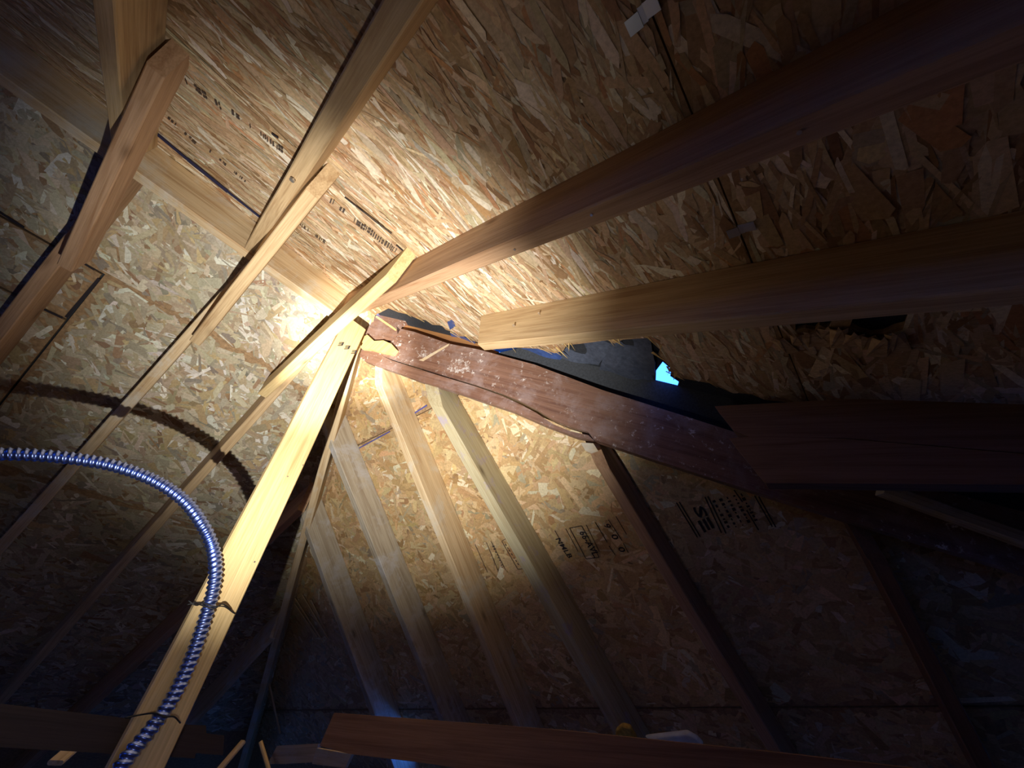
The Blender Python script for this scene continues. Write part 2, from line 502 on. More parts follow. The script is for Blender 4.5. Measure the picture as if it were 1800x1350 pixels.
panel(PA, [(Y0, v1 + g), (rest[0][0] - 0.01, v1 + g)] + rest + [(rest[-1][0] + 0.02, v2 - g), (Y0, v2 - g)], PAL_A, ang_A, 0.24, clipA, deck_r, length=0.105, width=0.0095, cover=3.6)
e3 = [a2(line_AC(x)) for x in (1.50, 2.2, 3.9)]
slit2 = [a2(p) for p in ((1.4277,0.5029,-0.6329), (1.4205,0.5473,-0.6288), (1.4375,0.5403,-0.6384), (1.4516,0.5496,-0.6463), (1.4610,0.5331,-0.6515), (1.4699,0.5452,-0.6565), (1.4866,0.5329,-0.6658), (1.5033,0.5446,-0.6752), (1.5143,0.5647,-0.6813), (1.5302,0.5818,-0.6902), (1.5471,0.5812,-0.6997), (1.5626,0.5672,-0.7084), (1.5755,0.5626,-0.7156), (1.5808,0.5334,-0.7186), (1.5806,0.5060,-0.7185), (1.4332,0.4804,-0.6359))]
panel(PA, [(Y0, v2 + g), (rest[-1][0] + 0.03, v2 + g), a2(line_AC(1.44))] + e3 + [(Y0, 3.9 * sl)], PAL_A, ang_A, 0.28, clipA, deck_r, holes=[slit2], length=0.10, width=0.013, cover=2.6)

# --- left slope
clipB = (-1.3, 1.35, 0.0, 3.1)
def b2(p): return PB.to2(p)
w1 = 0.452 * sl; w2 = 0.660 * sl; ub = -0.716
e0 = b2(line_BC(0.0)); 
def bcv(v): return b2(line_BC(-v / sl))[0]
gb = 0.004
panel(PB, [(Y0, 0.0), (e0[0], 0.0), (bcv(w1), w1 - gb), (Y0, w1 - gb)], PAL_B, 0.5, 0.7, clipB, deck_l, length=0.075, width=0.016)
panel(PB, [(ub + gb, w1 - gb + 0.0005), (bcv(w1), w1 - gb + 0.0005), (bcv(1.49), 1.49), (ub + gb, 1.49)], PAL_B, 0.3, 0.8, clipB, deck_l, length=0.075, width=0.018)
panel(PB, [(Y0, w1 + gb), (ub - gb, w1 + gb), (ub - gb, w2 - gb), (Y0, w2 - gb)], PAL_B, 0.2, 0.7, clipB, deck_l, length=0.075, width=0.016)
panel(PB, [(Y0, w2 + gb), (ub - gb + 0.0005, w2 + gb), (ub - gb + 0.0005, 1.49), (Y0, 1.49)], PAL_B, 0.2, 0.8, clipB, deck_l, length=0.075, width=0.016)
panel(PB, [(Y0, 1.4925), (bcv(1.4925), 1.4925), (bcv(3.9 * sl), 3.9 * sl), (Y0, 3.9 * sl)], PAL_B, 0.1, 0.7, clipB, deck_l, length=0.085, width=0.018, cover=2.4)

# --- hip end
def c2(p): return PC.to2(p)
clipC = (-2.6, 1.9, 0.0, 2.1)
wn_ = wC.length
def vC(y): return (y - PC.o.y) * 0 + c2((0, y, zC(0, y, D_C)))[1]
s1 = vC(0.511); s2 = vC(1.545)
def left_u(v):  # deck line on the left hip at slope distance v
    lo, hi = -5.0, 0.0
    for _ in range(50):
        md = (lo + hi) / 2
        if c2(line_BC(md))[1] > v: lo = md
        else: hi = md
    return c2(line_BC(lo))[0]
def right_u(v):
    lo, hi = 0.0, 5.0
    for _ in range(50):
        md = (lo + hi) / 2
        if c2(line_AC(md))[1] > v: hi = md
        else: lo = md
    return c2(line_AC(lo))[0]
ap = c2(line_AC(0.0)); gc = 0.0015
hip_mid = [c2(p) for p in ((-0.1427,0.1636,0.1236), (0.0466,0.2760,0.0227), (0.2009,0.3796,-0.0713), (0.4230,0.5008,-0.1792), (0.6184,0.6075,-0.2740), (0.8322,0.7487,-0.4020), (1.0291,0.8841,-0.5253), (1.2944,1.0642,-0.6890), (1.6837,1.2997,-0.9007), (2.0731,1.5315,-1.1088))]
def hip_u(v):
    for p, q in zip(hip_mid, hip_mid[1:]):
        if (p[1] - v) * (q[1] - v) <= 0: return p[0] + (q[0] - p[0]) * (v - p[1]) / (q[1] - p[1])
    return right_u(v)
def hip_between(va, vb_): return [p for p in hip_mid if va < p[1] < vb_]
panel(PC, [(left_u(hip_mid[0][1]), hip_mid[0][1])] + hip_between(-9, s1 - gc) + [(hip_u(s1 - gc), s1 - gc), (left_u(s1 - gc), s1 - gc)], PAL_C, 0.6, 0.8, clipC, deck_e, length=0.07, width=0.016)
panel(PC, [(left_u(s1 + gc), s1 + gc), (hip_u(s1 + gc), s1 + gc)] + hip_between(s1 + gc, s2 - .003) + [(hip_u(s2 - 0.003), s2 - 0.003), (left_u(s2 - 0.003), s2 - 0.003)], PAL_C, 0.2, 0.9, clipC, deck_e, length=0.075, width=0.020, cover=3.4)
vent = [c2(p) for p in ((-1.0891,1.5189,-1.2749), (-0.6398,1.5683,-1.2986), (-0.6674,1.6618,-1.3930), (-1.1145,1.6506,-1.4070))]
vb = vC(2.35)
panel(PC, [(left_u(s2 + 0.003), s2 + 0.003), (right_u(s2 + 0.003), s2 + 0.003), (right_u(vb), vb), (left_u(vb), vb)], PAL_C, 0.2, 0.8, clipC, deck_e, holes=[vent], length=0.075, width=0.018, cover=2.6)

# --- underlayment outside the decks (closes every seam; open where the storm tore it and at the eave gap)
lift = 0.016
def under(pl, poly, holes=(), name='roof_underlayment', label=''):
    pts = [pl.to3(p[0], p[1], -lift) for p in poly]
    hl = [[pl.to3(p[0], p[1], -lift) for p in h] for h in holes]
    ob = prism(name, pts, -pl.n * 0.004, FELT, None, hl)
    return structure(ob, label)
hole_main = [a2(p) for p in ((1.0081,0.8310,-0.3795), (1.0567,0.7132,-0.4068), (1.0974,0.6627,-0.4296), (1.1065,0.7064,-0.4346), (1.0884,0.7466,-0.4245), (1.1015,0.7826,-0.4319), (1.0763,0.8343,-0.4177), (1.0230,0.8628,-0.3879))]
hole_small = [a2(p) for p in ((0.5101,0.5418,-0.1006), (0.5512,0.5599,-0.1236), (0.5431,0.5935,-0.1191), (0.5030,0.5937,-0.0967))]
under(PA, [(Y0, -0.0), (a2(line_AC(0))[0] + 0.10, 0.0), (a2(line_AC(3.9))[0] + 0.10, 3.9 * sl), (Y0, 3.9 * sl)], [hole_main, hole_small], label='black roofing felt over the right slope with two torn holes of daylight')
under(PB, [(Y0, 0.0), (e0[0] + 0.02, 0.0), (bcv(3.9 * sl) + 0.02, 3.9 * sl), (Y0, 3.9 * sl)], label='black roofing felt over the left slope')
hip_top = [c2(p) for p in ((-0.0727,0.1487,0.1649), (0.0646,0.2466,0.0754), (0.2238,0.3461,-0.0143), (0.4425,0.4736,-0.1285))] + [c2(line_AC(0.62) + V((0, 0, 0.02)))]
under(PC, [(left_u(hip_top[0][1]), hip_top[0][1])] + hip_top + [(right_u(vb), vb), (left_u(vb) - 0.02, vb)], [vent], label='black roofing felt over the hip end')

# --- floor and gable wall, mostly out of view, that close the attic
FZ = -2.2
fl = structure(mesh_ob := link('floor', mesh_from('floor', [(-4.6, -3.3, FZ), (4.6, -3.3, FZ), (4.6, 3.2, FZ), (-4.6, 3.2, FZ), (-4.6, -3.3, FZ - .05), (4.6, -3.3, FZ - .05), (4.6, 3.2, FZ - .05), (-4.6, 3.2, FZ - .05)],
     [(0, 1, 2, 3), (7, 6, 5, 4), (0, 4, 5, 1), (1, 5, 6, 2), (2, 6, 7, 3), (3, 7, 4, 0)]), DARK_FLOOR), 'dark dusty attic floor')
wl = prism('wall_back', [(-4.6, -3.2, FZ), (4.6, -3.2, FZ), (0, -3.2, 0.4)], (0, -0.05, 0), DARK_FLOOR, None, [[(0.15, -3.2, -1.2), (0.85, -3.2, -1.2), (0.85, -3.2, -0.6), (0.15, -3.2, -0.6)]])  # louvred opening is added out of view to let in cool fill light
structure(wl, 'board gable wall behind the viewer with an added louvred vent for cool fill')
for k in range(6):
    z = -1.18 + 0.10 * k
    me = mesh_from('fill_vent_slat', [(0.15, -3.21, z), (0.85, -3.21, z), (0.85, -3.24, z + 0.035), (0.15, -3.24, z + 0.035), (0.15, -3.21, z + .006), (0.85, -3.21, z + .006), (0.85, -3.24, z + 0.041), (0.15, -3.24, z + 0.041)], [(3, 2, 1, 0), (4, 5, 6, 7), (0, 1, 5, 4), (1, 2, 6, 5), (2, 3, 7, 6), (3, 0, 4, 7)])
    link('fill_vent_slat', me, DARK_FLOOR, wl)

# ================================================================== FRAMING
T = 0.038
HIPN = (-0.362, 0.881, 0.306)
# --- ridge board
ridge = board('ridge_board', (0, -3.15, -0.012), (0, 0.012, -0.012), T, D_AB + 0.012 - 0.012, UP, PINE_PALE, seg=0.2)
tag(ridge, 'pale ridge board running along the top between the two slopes', 'ridge board')

# --- right-slope common rafters
def rafter_right(a, b, side, x0, x1, mat, label, h=0.1445):
    p0 = at_x(a, b, x0); p1 = at_x(a, b, x1)
    o = board('rafter', p0, p1, T, h, NA, mat, side=side, cut0=(1, 0, 0), cut1=(1, 0, 0))
    return tag(o, label, 'rafter')
GR = 'roof rafters'
ra1 = rafter_right((0.7017,-0.0226,-0.3930), (1.5927,-0.0154,-0.8919), 1, 0.021, 3.7, PINE_PINK, 'long right-slope rafter from the ridge end sweeping to the upper right')
ra2 = rafter_right((0.0356,-0.4252,-0.0199), (0.9818,-0.4091,-0.5498), 1, 0.021, 3.7, PINE, 'yellowish right-slope rafter running up to the top edge, nailed to a short tie')
ra3 = rafter_right((0.4371,-0.8098,-0.2447), (0.6344,-0.7957,-0.3553), 1, 0.021, 3.7, PINE, 'dim orange right-slope rafter at the top left corner')
# --- left-slope common rafters
def rafter_left(a, b, side, x0, x1, mat, label, h=0.1445):
    p0 = at_x(a, b, x0); p1 = at_x(a, b, x1)
    o = board('rafter', p0, p1, T, h, NB, mat, side=side, cut0=(1, 0, 0), cut1=(1, 0, 0))
    return tag(o, label, 'rafter')
rb1 = rafter_left((-0.4368,-0.0039,-0.2446), (-2.2642,-0.0130,-1.2680), 0, -0.021, -3.7, PINE, 'left-slope rafter from the ridge end, passing behind the upright post')
rb2 = rafter_left((-0.3778,-0.3819,-0.2115), (-1.4529,-0.4135,-0.8136), 0, -0.021, -3.7, PINE_PALE, 'left-slope rafter crossed by the cable shadow, second from the ridge end')
rb3 = rafter_left((-0.2048,-0.7990,-0.1147), (-0.4055,-0.7990,-0.2271), 0, -0.021, -3.7, PINE_PINK, 'left-slope rafter at the far left edge, third from the ridge end')
# --- left-slope jack rafters
jl1 = rafter_left((-0.7865,0.4846,-0.4404), (-1.7347,0.4014,-0.9714), 0, -0.86, -3.7, PINE_PINK, 'left jack rafter half hidden behind the upright post')
jl2 = rafter_left((-1.6416,0.9126,-0.9193), (-2.3765,0.9279,-1.3308), 0, -1.66, -3.7, PINE_PALE, 'lower left jack rafter butting the thin hip rafter near its notch')

# --- collar ties
def tie(p0, p1, y0, h, mat, label):
    a = V((p0[0], y0, p0[1])); b = V((p1[0], y0, p1[1]))
    o = board('collar_tie', a, b, T, h, UP, mat, side=0, cut0=(0.75, 0, -0.66))
    return tag(o, label, 'collar tie')
ct1 = tie((0.525, -0.262), (-0.372, -0.285), -0.0485, 0.10, PINE_YELLOW, 'brightly lit collar tie crossing the ridge end above the post')
ct2 = tie((0.580, -0.272), (-0.285, -0.275), -0.352, 0.09, PINE, 'collar tie with pale sawn end beside the yellowish rafter')
ct3 = tie((0.515, -0.22), (-0.245, -0.29), -0.737, 0.09, PINE_PINK, 'dim collar tie with a square sawn end at the upper left')

# --- upright post under the ridge end
post = board('post', (0.013, 0.0645, 0.03), (0.013, 0.060, -2.2), 0.098, 0.026, (-1, 0, 0), PINE_YELLOW, wob=0.0008)
tag(post, 'upright yellow post under the ridge end with the metal conduit tied to it', 'post')

# --- left hip rafter
hl_a = V((-0.2767,0.2351,-0.1549)); hl_b = V((-2.3424,1.2831,-1.3117))
hipl = board('hip_rafter', at_x(hl_a, hl_b, -0.075), at_x(hl_a, hl_b, -3.75), T, 0.165, UP, PINE_PALE, cut0=(1, 0, 0), cut1=(1, 0, 0))
tag(hipl, 'thin edge-on hip rafter dropping to the lower left beside the post', 'hip rafter')

# --- hip-end rafters
def rafter_end(a, b, side, top, y1, mat, label, h=0.1395, cut0=None, w=T):
    p0 = V(top); p1 = at_y(a, b, y1)
    d = (V(b) - V(a)).normalized()
    q = V(a) + d * (p0 - V(a)).dot(d)
    if cut0: q = q + d * ((T + 0.002) / d.dot(V(cut0)))
    o = board('rafter', q, p1, w, h, NC, mat, side=side, cut0=cut0)
    return tag(o, label, 'rafter')
re_a = rafter_end((-0.9695,0.5792,-0.5356), (-1.0424,1.3125,-1.2674), -1, (-0.9499,0.4894,-0.4454), 2.25, PINE_GREY, 'grey hip-end jack rafter with a long split, nearest the thin hip rafter')
re_b = rafter_end((-0.5024,0.3549,-0.2866), (-0.5436,1.2962,-1.2231), -1, (-0.4881,0.2234,-0.1553), 2.25, PINE_GREY, 'hip-end jack rafter with an oval brown knot, second from the thin hip rafter')
re_c = rafter_end((-0.0081,0.3286,-0.2325), (-0.0531,1.0340,-0.9352), 1, (-0.0012,0.2249,-0.1293), 2.25, PINE_PALE, 'bright hip-end rafter rising straight to the peak below the brown hip', cut0=HIPN)
re_d = rafter_end((0.2752,0.5930,-0.4790), (0.3856,1.3796,-1.2534), 1, (0.2393,0.3768,-0.2665), 2.25, PINE_MOULD, 'mould-streaked hip-end jack rafter meeting the brown hip near its crack', cut0=HIPN, w=0.052)
re_e = rafter_end((0.7817,0.7237,-0.5800), (0.8806,1.4778,-1.3229), 1, (0.7826,0.7255,-0.5818), 2.25, PINE_PINK, 'hip-end jack rafter with a whitened top under the middle of the brown hip', cut0=HIPN)
re_f = rafter_end((1.3715,1.1316,-0.9516), (1.3625,1.5257,-1.3432), 1, (1.3722,1.0948,-0.9150), 2.25, PINE_BROWN, 'dark hip-end jack rafter at the lower right', cut0=HIPN)

pt = prism('white_patch', [(0.7398,0.7106,-0.5723), (0.7806,0.7246,-0.5838), (0.7845,0.7473,-0.6061), (0.7583,0.7457,-0.6061), (0.7420,0.7331,-0.5945)], -NC * 0.0015, PINE_PALE, re_e)

# --- right hip: water-stained, split along its lower edge, end broken off
HDIR = V((1.6003,1.2184,-1.0248)) - V((0.1966,0.3807,-0.2727))
HN = V((0.5326,0.5667,-0.2932)) - V((0.5526,0.5437,-0.3211))
HN = V((-0.362, 0.881, 0.306)) * T
hip = empty('hip_rafter', (0.1966,0.3807,-0.2727))
tag(hip, 'heavy reddish-brown water-stained hip rafter, cracked lengthwise and sagging', 'hip rafter')
prism('main_timber', [(-0.0761,0.1629,0.0321), (-0.0117,0.1885,0.0346), (0.0507,0.2229,0.0091), (0.0886,0.2289,0.0367), (0.1101,0.2254,0.0722), (0.1725,0.2625,0.0394), (0.2572,0.3169,-0.0171), (0.3253,0.3613,-0.0645), (0.4471,0.4320,-0.1240), (0.6548,0.5597,-0.2462), (0.8615,0.6979,-0.3995), (1.0550,0.8207,-0.5246), (1.3098,0.9831,-0.6909), (1.6801,1.2063,-0.8956), (1.8080,1.2885,-0.9809), (1.7316,1.2959,-1.0928), (1.6017,1.2182,-1.0225), (1.3470,1.0666,-0.8873), (1.1334,0.9382,-0.7702), (0.9412,0.8216,-0.6617), (0.7841,0.7254,-0.5706), (0.7738,0.7107,-0.5404), (0.7223,0.6800,-0.5129), (0.6720,0.6474,-0.4783), (0.6228,0.6094,-0.4271), (0.5728,0.5743,-0.3852), (0.5115,0.5341,-0.3419), (0.4125,0.4724,-0.2815), (0.3009,0.4046,-0.2181), (0.1606,0.3187,-0.1367), (0.0640,0.2600,-0.0821), (-0.0328,0.1996,-0.0224)], HN, HIP_WOOD, hip, xdir=HDIR)
prism('split_strip', [(-0.0879,0.1657,0.0099), (-0.0673,0.1749,0.0079), (0.0637,0.2620,-0.0879), (0.1600,0.3213,-0.1451), (0.3000,0.4069,-0.2260), (0.4114,0.4745,-0.2889), (0.5099,0.5366,-0.3513), (0.5702,0.5779,-0.3987), (0.6196,0.6133,-0.4423), (0.6682,0.6516,-0.4950), (0.7183,0.6839,-0.5290), (0.7707,0.7135,-0.5522), (0.7836,0.7259,-0.5725), (0.7315,0.6973,-0.5519), (0.6425,0.6409,-0.4948), (0.5348,0.5698,-0.4174), (0.4145,0.4959,-0.3468), (0.3285,0.4424,-0.2945), (0.2004,0.3659,-0.2257), (0.0879,0.2949,-0.1541), (-0.0197,0.2291,-0.0919), (-0.0762,0.1929,-0.0547), (-0.0995,0.1718,-0.0215)], HN * 0.9, HIP_WOOD, hip, xdir=HDIR)
prism('broken_end', [(-0.1158,0.0970,0.1748), (-0.0451,0.1212,0.1889), (0.0749,0.1708,0.1880), (0.1197,0.2031,0.1479), (0.1460,0.2280,0.1074), (0.1149,0.2144,0.1097), (0.0912,0.2103,0.0935), (0.0946,0.2287,0.0446), (0.0683,0.2242,0.0263), (0.0056,0.1971,0.0301), (-0.0582,0.1585,0.0659), (-0.0759,0.1428,0.0901)], HN * 0.95, HIP_WOOD, hip, xdir=HDIR)
prism('inner_ply', [(-0.0200,0.1688,0.1991), (0.0859,0.2098,0.2064), (0.1842,0.2707,0.1472), (0.3116,0.3622,0.0344), (0.4284,0.4439,-0.0627), (0.5569,0.5313,-0.1624), (0.7481,0.6575,-0.2996), (0.7334,0.6721,-0.3592), (0.5418,0.5534,-0.2440), (0.3208,0.4165,-0.1112), (0.0632,0.2569,0.0436), (-0.0222,0.1972,0.1149)], HN * 0.6, HIP_RAW, hip, xdir=HDIR)
cs = V(HN).normalized() * -0.0015
prism('crack_edge', [V((-0.0388,0.1172,0.2078)) + cs, V((-0.0029,0.1427,0.1767)) + cs, V((0.0903,0.2165,0.0744)) + cs, V((0.0871,0.2182,0.0657)) + cs, V((-0.0091,0.1431,0.1683)) + cs], HN * 0.05, SPLIT, hip, xdir=HDIR)
prism('scar', [V((0.1858,0.3212,-0.1141)) + cs, V((0.2017,0.3270,-0.1121)) + cs, V((0.3197,0.3605,-0.0689)) + cs, V((0.3303,0.3638,-0.0658)) + cs, V((0.3241,0.3647,-0.0758)) + cs, V((0.2060,0.3331,-0.1246)) + cs], HN * 0.05, PINE_PALE, hip, xdir=HDIR)
def frost(c, ru, rv, seed):
    """ragged patch of white mould lying on the hip face"""
    q = random.Random(seed); u = HDIR.normalized(); v = V(HN).normalized().cross(u)
    pts = []
    for k in range(44):
        a = 2 * math.pi * k / 44; r_ = 1 + q.uniform(-0.28, 0.12) + 0.12 * math.sin(3 * a + seed)
        pts.append(V(c) + cs + u * (ru * r_ * math.cos(a)) + v * (rv * r_ * math.sin(a)))
    prism('frost_patch', pts, HN * 0.02, FROST, hip, xdir=HDIR)
frost((0.3610,0.4181,-0.1859), 0.055, 0.036, 1); frost((0.1033,0.2503,-0.0075), 0.022, 0.016, 2); frost((0.2192,0.3267,-0.0903), 0.03, 0.018, 3)
chunk = prism('wood_chunk', [(-0.0968,0.1503,0.0438), (-0.0760,0.1529,0.0609), (-0.0463,0.1622,0.0693), (-0.0118,0.1917,0.0252), (0.0339,0.2135,0.0165), (0.0724,0.2391,-0.0119), (0.0957,0.2613,-0.0481), (0.0756,0.2596,-0.0671), (0.0152,0.2255,-0.0404), (-0.0327,0.1964,-0.0132), (-0.0761,0.1737,0.0007)], V((0.362, -0.881, -0.306)) * 0.02, SPLIT)
tag(chunk, 'pale yellow splintered wood chunk at the broken end of the brown hip', 'wood chunk')

# --- right-slope jack rafters: the hip has dropped away from them
def jack(a, b, x0, x1, mat, label, cut):
    o = board('rafter', at_x(a, b, x0), at_x(a, b, x1), T, 0.1445, NA, mat, side=1, cut0=cut, cut1=(1, 0, 0))
    return tag(o, label, 'rafter')
j1 = jack((0.6120,0.2855,-0.3427), (1.6109,0.3195,-0.9021), 0.612, 3.7, PINE, 'right jack rafter with a free plumb-cut end hanging beside the torn hole', (1, 0, 0))
def slab(name, face, mat, label, parent=None):
    a = V(face[0]); o = prism(name, face, (0, T, 0), mat, parent, xdir=V(face[1]) - V(face[0]))
    return tag(o, label, 'rafter')
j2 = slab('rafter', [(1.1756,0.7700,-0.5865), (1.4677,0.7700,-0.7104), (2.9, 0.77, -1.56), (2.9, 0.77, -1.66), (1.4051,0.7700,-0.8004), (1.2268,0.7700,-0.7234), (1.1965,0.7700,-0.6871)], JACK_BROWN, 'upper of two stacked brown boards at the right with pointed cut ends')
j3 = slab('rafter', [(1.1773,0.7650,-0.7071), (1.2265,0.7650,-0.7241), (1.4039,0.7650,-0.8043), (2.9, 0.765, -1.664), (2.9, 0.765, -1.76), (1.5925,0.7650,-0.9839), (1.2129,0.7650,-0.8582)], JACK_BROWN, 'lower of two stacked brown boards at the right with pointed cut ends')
ledger = board('brace', (1.4328,1.0769,-0.8153), (1.7069,1.2564,-1.0083), 0.03, 0.045, (0.362, -0.881, -0.306), PINE_GREY)
tag(ledger, 'narrow grey brace in the dark below the stacked boards at the right edge', 'brace')

# --- tie beams at eye level
def beam(name, face, thick, mat, label):
    o = prism(name, face, thick, mat, None, xdir=V(face[1]) - V(face[0]))
    return tag(o, label, 'beam')
bd = V((0.2, 0.9, 0)).normalized() * 0.04
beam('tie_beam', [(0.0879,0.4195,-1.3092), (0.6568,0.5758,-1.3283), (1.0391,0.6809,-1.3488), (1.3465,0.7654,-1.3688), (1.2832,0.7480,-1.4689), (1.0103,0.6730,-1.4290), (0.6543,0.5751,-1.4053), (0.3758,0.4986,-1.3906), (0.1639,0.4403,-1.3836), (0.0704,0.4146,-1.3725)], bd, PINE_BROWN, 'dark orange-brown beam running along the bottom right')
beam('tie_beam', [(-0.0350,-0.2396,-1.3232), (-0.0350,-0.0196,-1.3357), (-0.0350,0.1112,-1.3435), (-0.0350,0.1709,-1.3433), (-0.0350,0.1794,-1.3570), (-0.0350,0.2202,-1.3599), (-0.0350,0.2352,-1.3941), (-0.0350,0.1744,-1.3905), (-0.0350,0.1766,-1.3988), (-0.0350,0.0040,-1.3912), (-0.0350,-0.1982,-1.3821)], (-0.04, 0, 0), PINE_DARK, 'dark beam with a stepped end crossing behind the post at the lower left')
beam('wall_plate', [(-0.4951,0.5863,-1.3861), (-0.3811,0.6733,-1.3762), (-0.4203,0.6983,-1.4241), (-0.5062,0.6327,-1.4315), (-0.5471,0.5990,-1.4331)], (-0.03, 0.03, 0), PINE_PALE, 'short pale plate board at the bottom beside the brown beam')
beam('wall_plate', [(-0.2027,0.5658,-1.3833), (-0.1274,0.6448,-1.3942), (-0.1609,0.6541,-1.4254), (-0.2338,0.5832,-1.4194)], (-0.03, 0.03, 0), PINE_PALE, 'short pale block tucked under the left end of the brown beam')
st = board('lath', (-0.3734,0.4645,-1.3777), (-0.3248,0.5125,-1.4557), 0.012, 0.010, (0, 0, 1), SPLIT); tag(st, 'thin upright yellow lath at the bottom left of the pale plate', 'lath')
st = board('lath', (-0.4814,0.4644,-1.3804), (-0.4610,0.4032,-1.4633), 0.02, 0.012, (0, 0, 1), PINE_PALE); tag(st, 'slanting pale lath at the bottom beside the post foot', 'lath')
st = board('lath', (-2.1838,1.2083,-1.0990), (-2.3012,1.4691,-1.3645), 0.02, 0.012, NC, PINE); tag(st, 'thin brown lath standing right of the thin hip rafter', 'lath')
st = board('lath', (-0.5320,0.0293,-1.4306), (-0.5680,0.0538,-1.4025), 0.035, 0.012, (0, 0, 1), PINE_PALE); tag(st, 'pale lath below the dark beam at the lower left corner', 'lath')

# --- splintered strands beside the thin hip rafter
for i, (a, b) in enumerate((((-1.5236,0.9007,-0.7283), (-1.4414,1.1273,-0.9344)), ((-1.4386,0.8980,-0.7208), (-1.3765,1.1194,-0.9229)), ((-1.3544,0.9234,-0.7554), (-1.3659,1.0765,-0.8797)), ((-1.5586,0.9280,-0.7573), (-1.4853,1.1062,-0.9159)))):
    o = board('splinter', a, b, 0.012 + 0.004 * i, 0.004, NC, PINE)
    tag(o, 'splinter of torn strand board beside the thin hip rafter', 'splinter', 'splinters by the thin hip rafter')

# --- eave debris
def lump(name, pts, h, mat, label, cat):
    o = prism(name, pts, -NC * h, mat)
    bv = o.modifiers.new('soft', 'BEVEL'); bv.width = h * 0.4; bv.segments = 3
    return tag(o, label, cat)
lump('foam_block', [(0.4663,1.4474,-1.3162), (0.5593,1.4438,-1.3073), (0.6287,1.4411,-1.3007), (0.6540,1.4562,-1.3142), (0.6658,1.4733,-1.3306), (0.6354,1.4808,-1.3397), (0.5481,1.4753,-1.3391)], 0.02, FOAM, 'white foam scrap on the hip-end slope just above the brown beam', 'foam')
lump('insulation_tuft', [(0.3706,1.4237,-1.2980), (0.4019,1.4128,-1.2855), (0.4335,1.4205,-1.2912), (0.4369,1.4478,-1.3182), (0.4289,1.4656,-1.3362), (0.3401,1.4595,-1.3353)], 0.02, FIBRE, 'yellow tuft of insulation poking up behind the brown beam', 'insulation')

# ================================================================== TORN HOLE
def sheet(name, pts, mat, label, wave=0.006, thick=0.002, cat='felt'):
    o = prism(name, pts, NA * thick, mat)
    bm = bmesh.new(); bm.from_mesh(o.data)
    bmesh.ops.subdivide_edges(bm, edges=bm.edges[:], cuts=3, use_grid_fill=True)
    for v in bm.verts:
        v.co.z += wave * (math.sin(v.co.x * 37) + math.sin(v.co.y * 29 + 1.0))
    bm.to_mesh(o.data); bm.free()
    return tag(o, label, cat)
sheet('felt_flap', [(0.8136,0.5227,-0.2775), (0.8718,0.5115,-0.3101), (0.9933,0.5165,-0.3781), (0.9820,0.5621,-0.3718), (0.9310,0.5988,-0.3432), (0.8797,0.6547,-0.3145), (0.8216,0.6265,-0.2820), (0.7605,0.5930,-0.2478)], FELT_GREY, 'small grey torn felt flap below the free-ended jack rafter')
sheet('felt_flap', [(0.9977,0.5216,-0.3852), (1.1133,0.5245,-0.4499), (1.0979,0.5743,-0.4413), (1.0830,0.6409,-0.4329), (1.0438,0.7260,-0.4110), (0.9926,0.8392,-0.3823), (0.9470,0.8653,-0.3568), (0.8564,0.7992,-0.3060), (0.8563,0.6971,-0.3060), (0.9380,0.5840,-0.3518)], FELT_GREY, 'large grey torn felt flap left of the bright blue hole')
sheet('membrane_scrap', [(0.5844,0.5162,-0.1514), (0.7133,0.5193,-0.2236), (0.7616,0.5638,-0.2507), (0.7621,0.5944,-0.2509), (0.7180,0.6213,-0.2263), (0.6285,0.5958,-0.1761)], BLUE_WRAP, 'dark blue membrane scrap below the end of the free-ended jack rafter', 0.004)
sheet('membrane_scrap', [(0.3383,0.3461,-0.0136), (0.3520,0.3698,-0.0213), (0.3988,0.3995,-0.0475), (0.4316,0.4262,-0.0659), (0.3864,0.4704,-0.0405), (0.3387,0.4365,-0.0139), (0.2934,0.4023,0.0115)], BLUE_WRAP, 'crumpled blue membrane scrap in the tear just left of the free rafter end', 0.004)
sheet('membrane_tab', [(0.4128,0.2725,-0.0691), (0.4629,0.2658,-0.0972), (0.4274,0.3065,-0.0773), (0.3771,0.3193,-0.0491)], BLUE_WRAP, 'little square blue membrane tab sticking out of the torn edge', 0.001)

# rough torn strands along the second tear, under the jack rafter
r = random.Random(3)
tear = [(1.3914,0.5784,-0.6159), (1.4184,0.5652,-0.6311), (1.4419,0.5653,-0.6442), (1.4649,0.5613,-0.6571), (1.4867,0.5575,-0.6693), (1.5050,0.5815,-0.6796), (1.5237,0.5972,-0.6901), (1.5431,0.5986,-0.7009), (1.5625,0.5845,-0.7118)]
for i, p in enumerate(tear):
    p = V(p); d = (PA.u * -1 + PA.v * r.uniform(-0.5, 0.5)).normalized()
    L = r.uniform(0.05, 0.085); w = r.uniform(0.02, 0.04)
    s_ = d.cross(PA.n).normalized(); q = p + d * 0.02
    n_ = PA.n * r.uniform(0.004, 0.02)
    pts = [q - d * L + s_ * w * .5 + PA.n * .002, q - d * L - s_ * w * .5 + PA.n * .002, q - s_ * w * .5 + n_ * .6, q - s_ * w * .1 + n_, q + d * .012 + n_, q + s_ * w * .2 + n_, q + s_ * w * .5 + n_ * .6]
    me = mesh_from('torn_strand', pts + [v - PA.n * 0.0015 for v in pts], [tuple(range(7)), tuple(range(13, 6, -1))] + [(k, (k + 1) % 7, (k + 1) % 7 + 7, k + 7) for k in range(7)])
    o = link('torn_strand', me, PINE); tag(o, 'torn wood strand along the black gap under the free-ended jack rafter', 'wood strand', 'torn strands along the black gap')
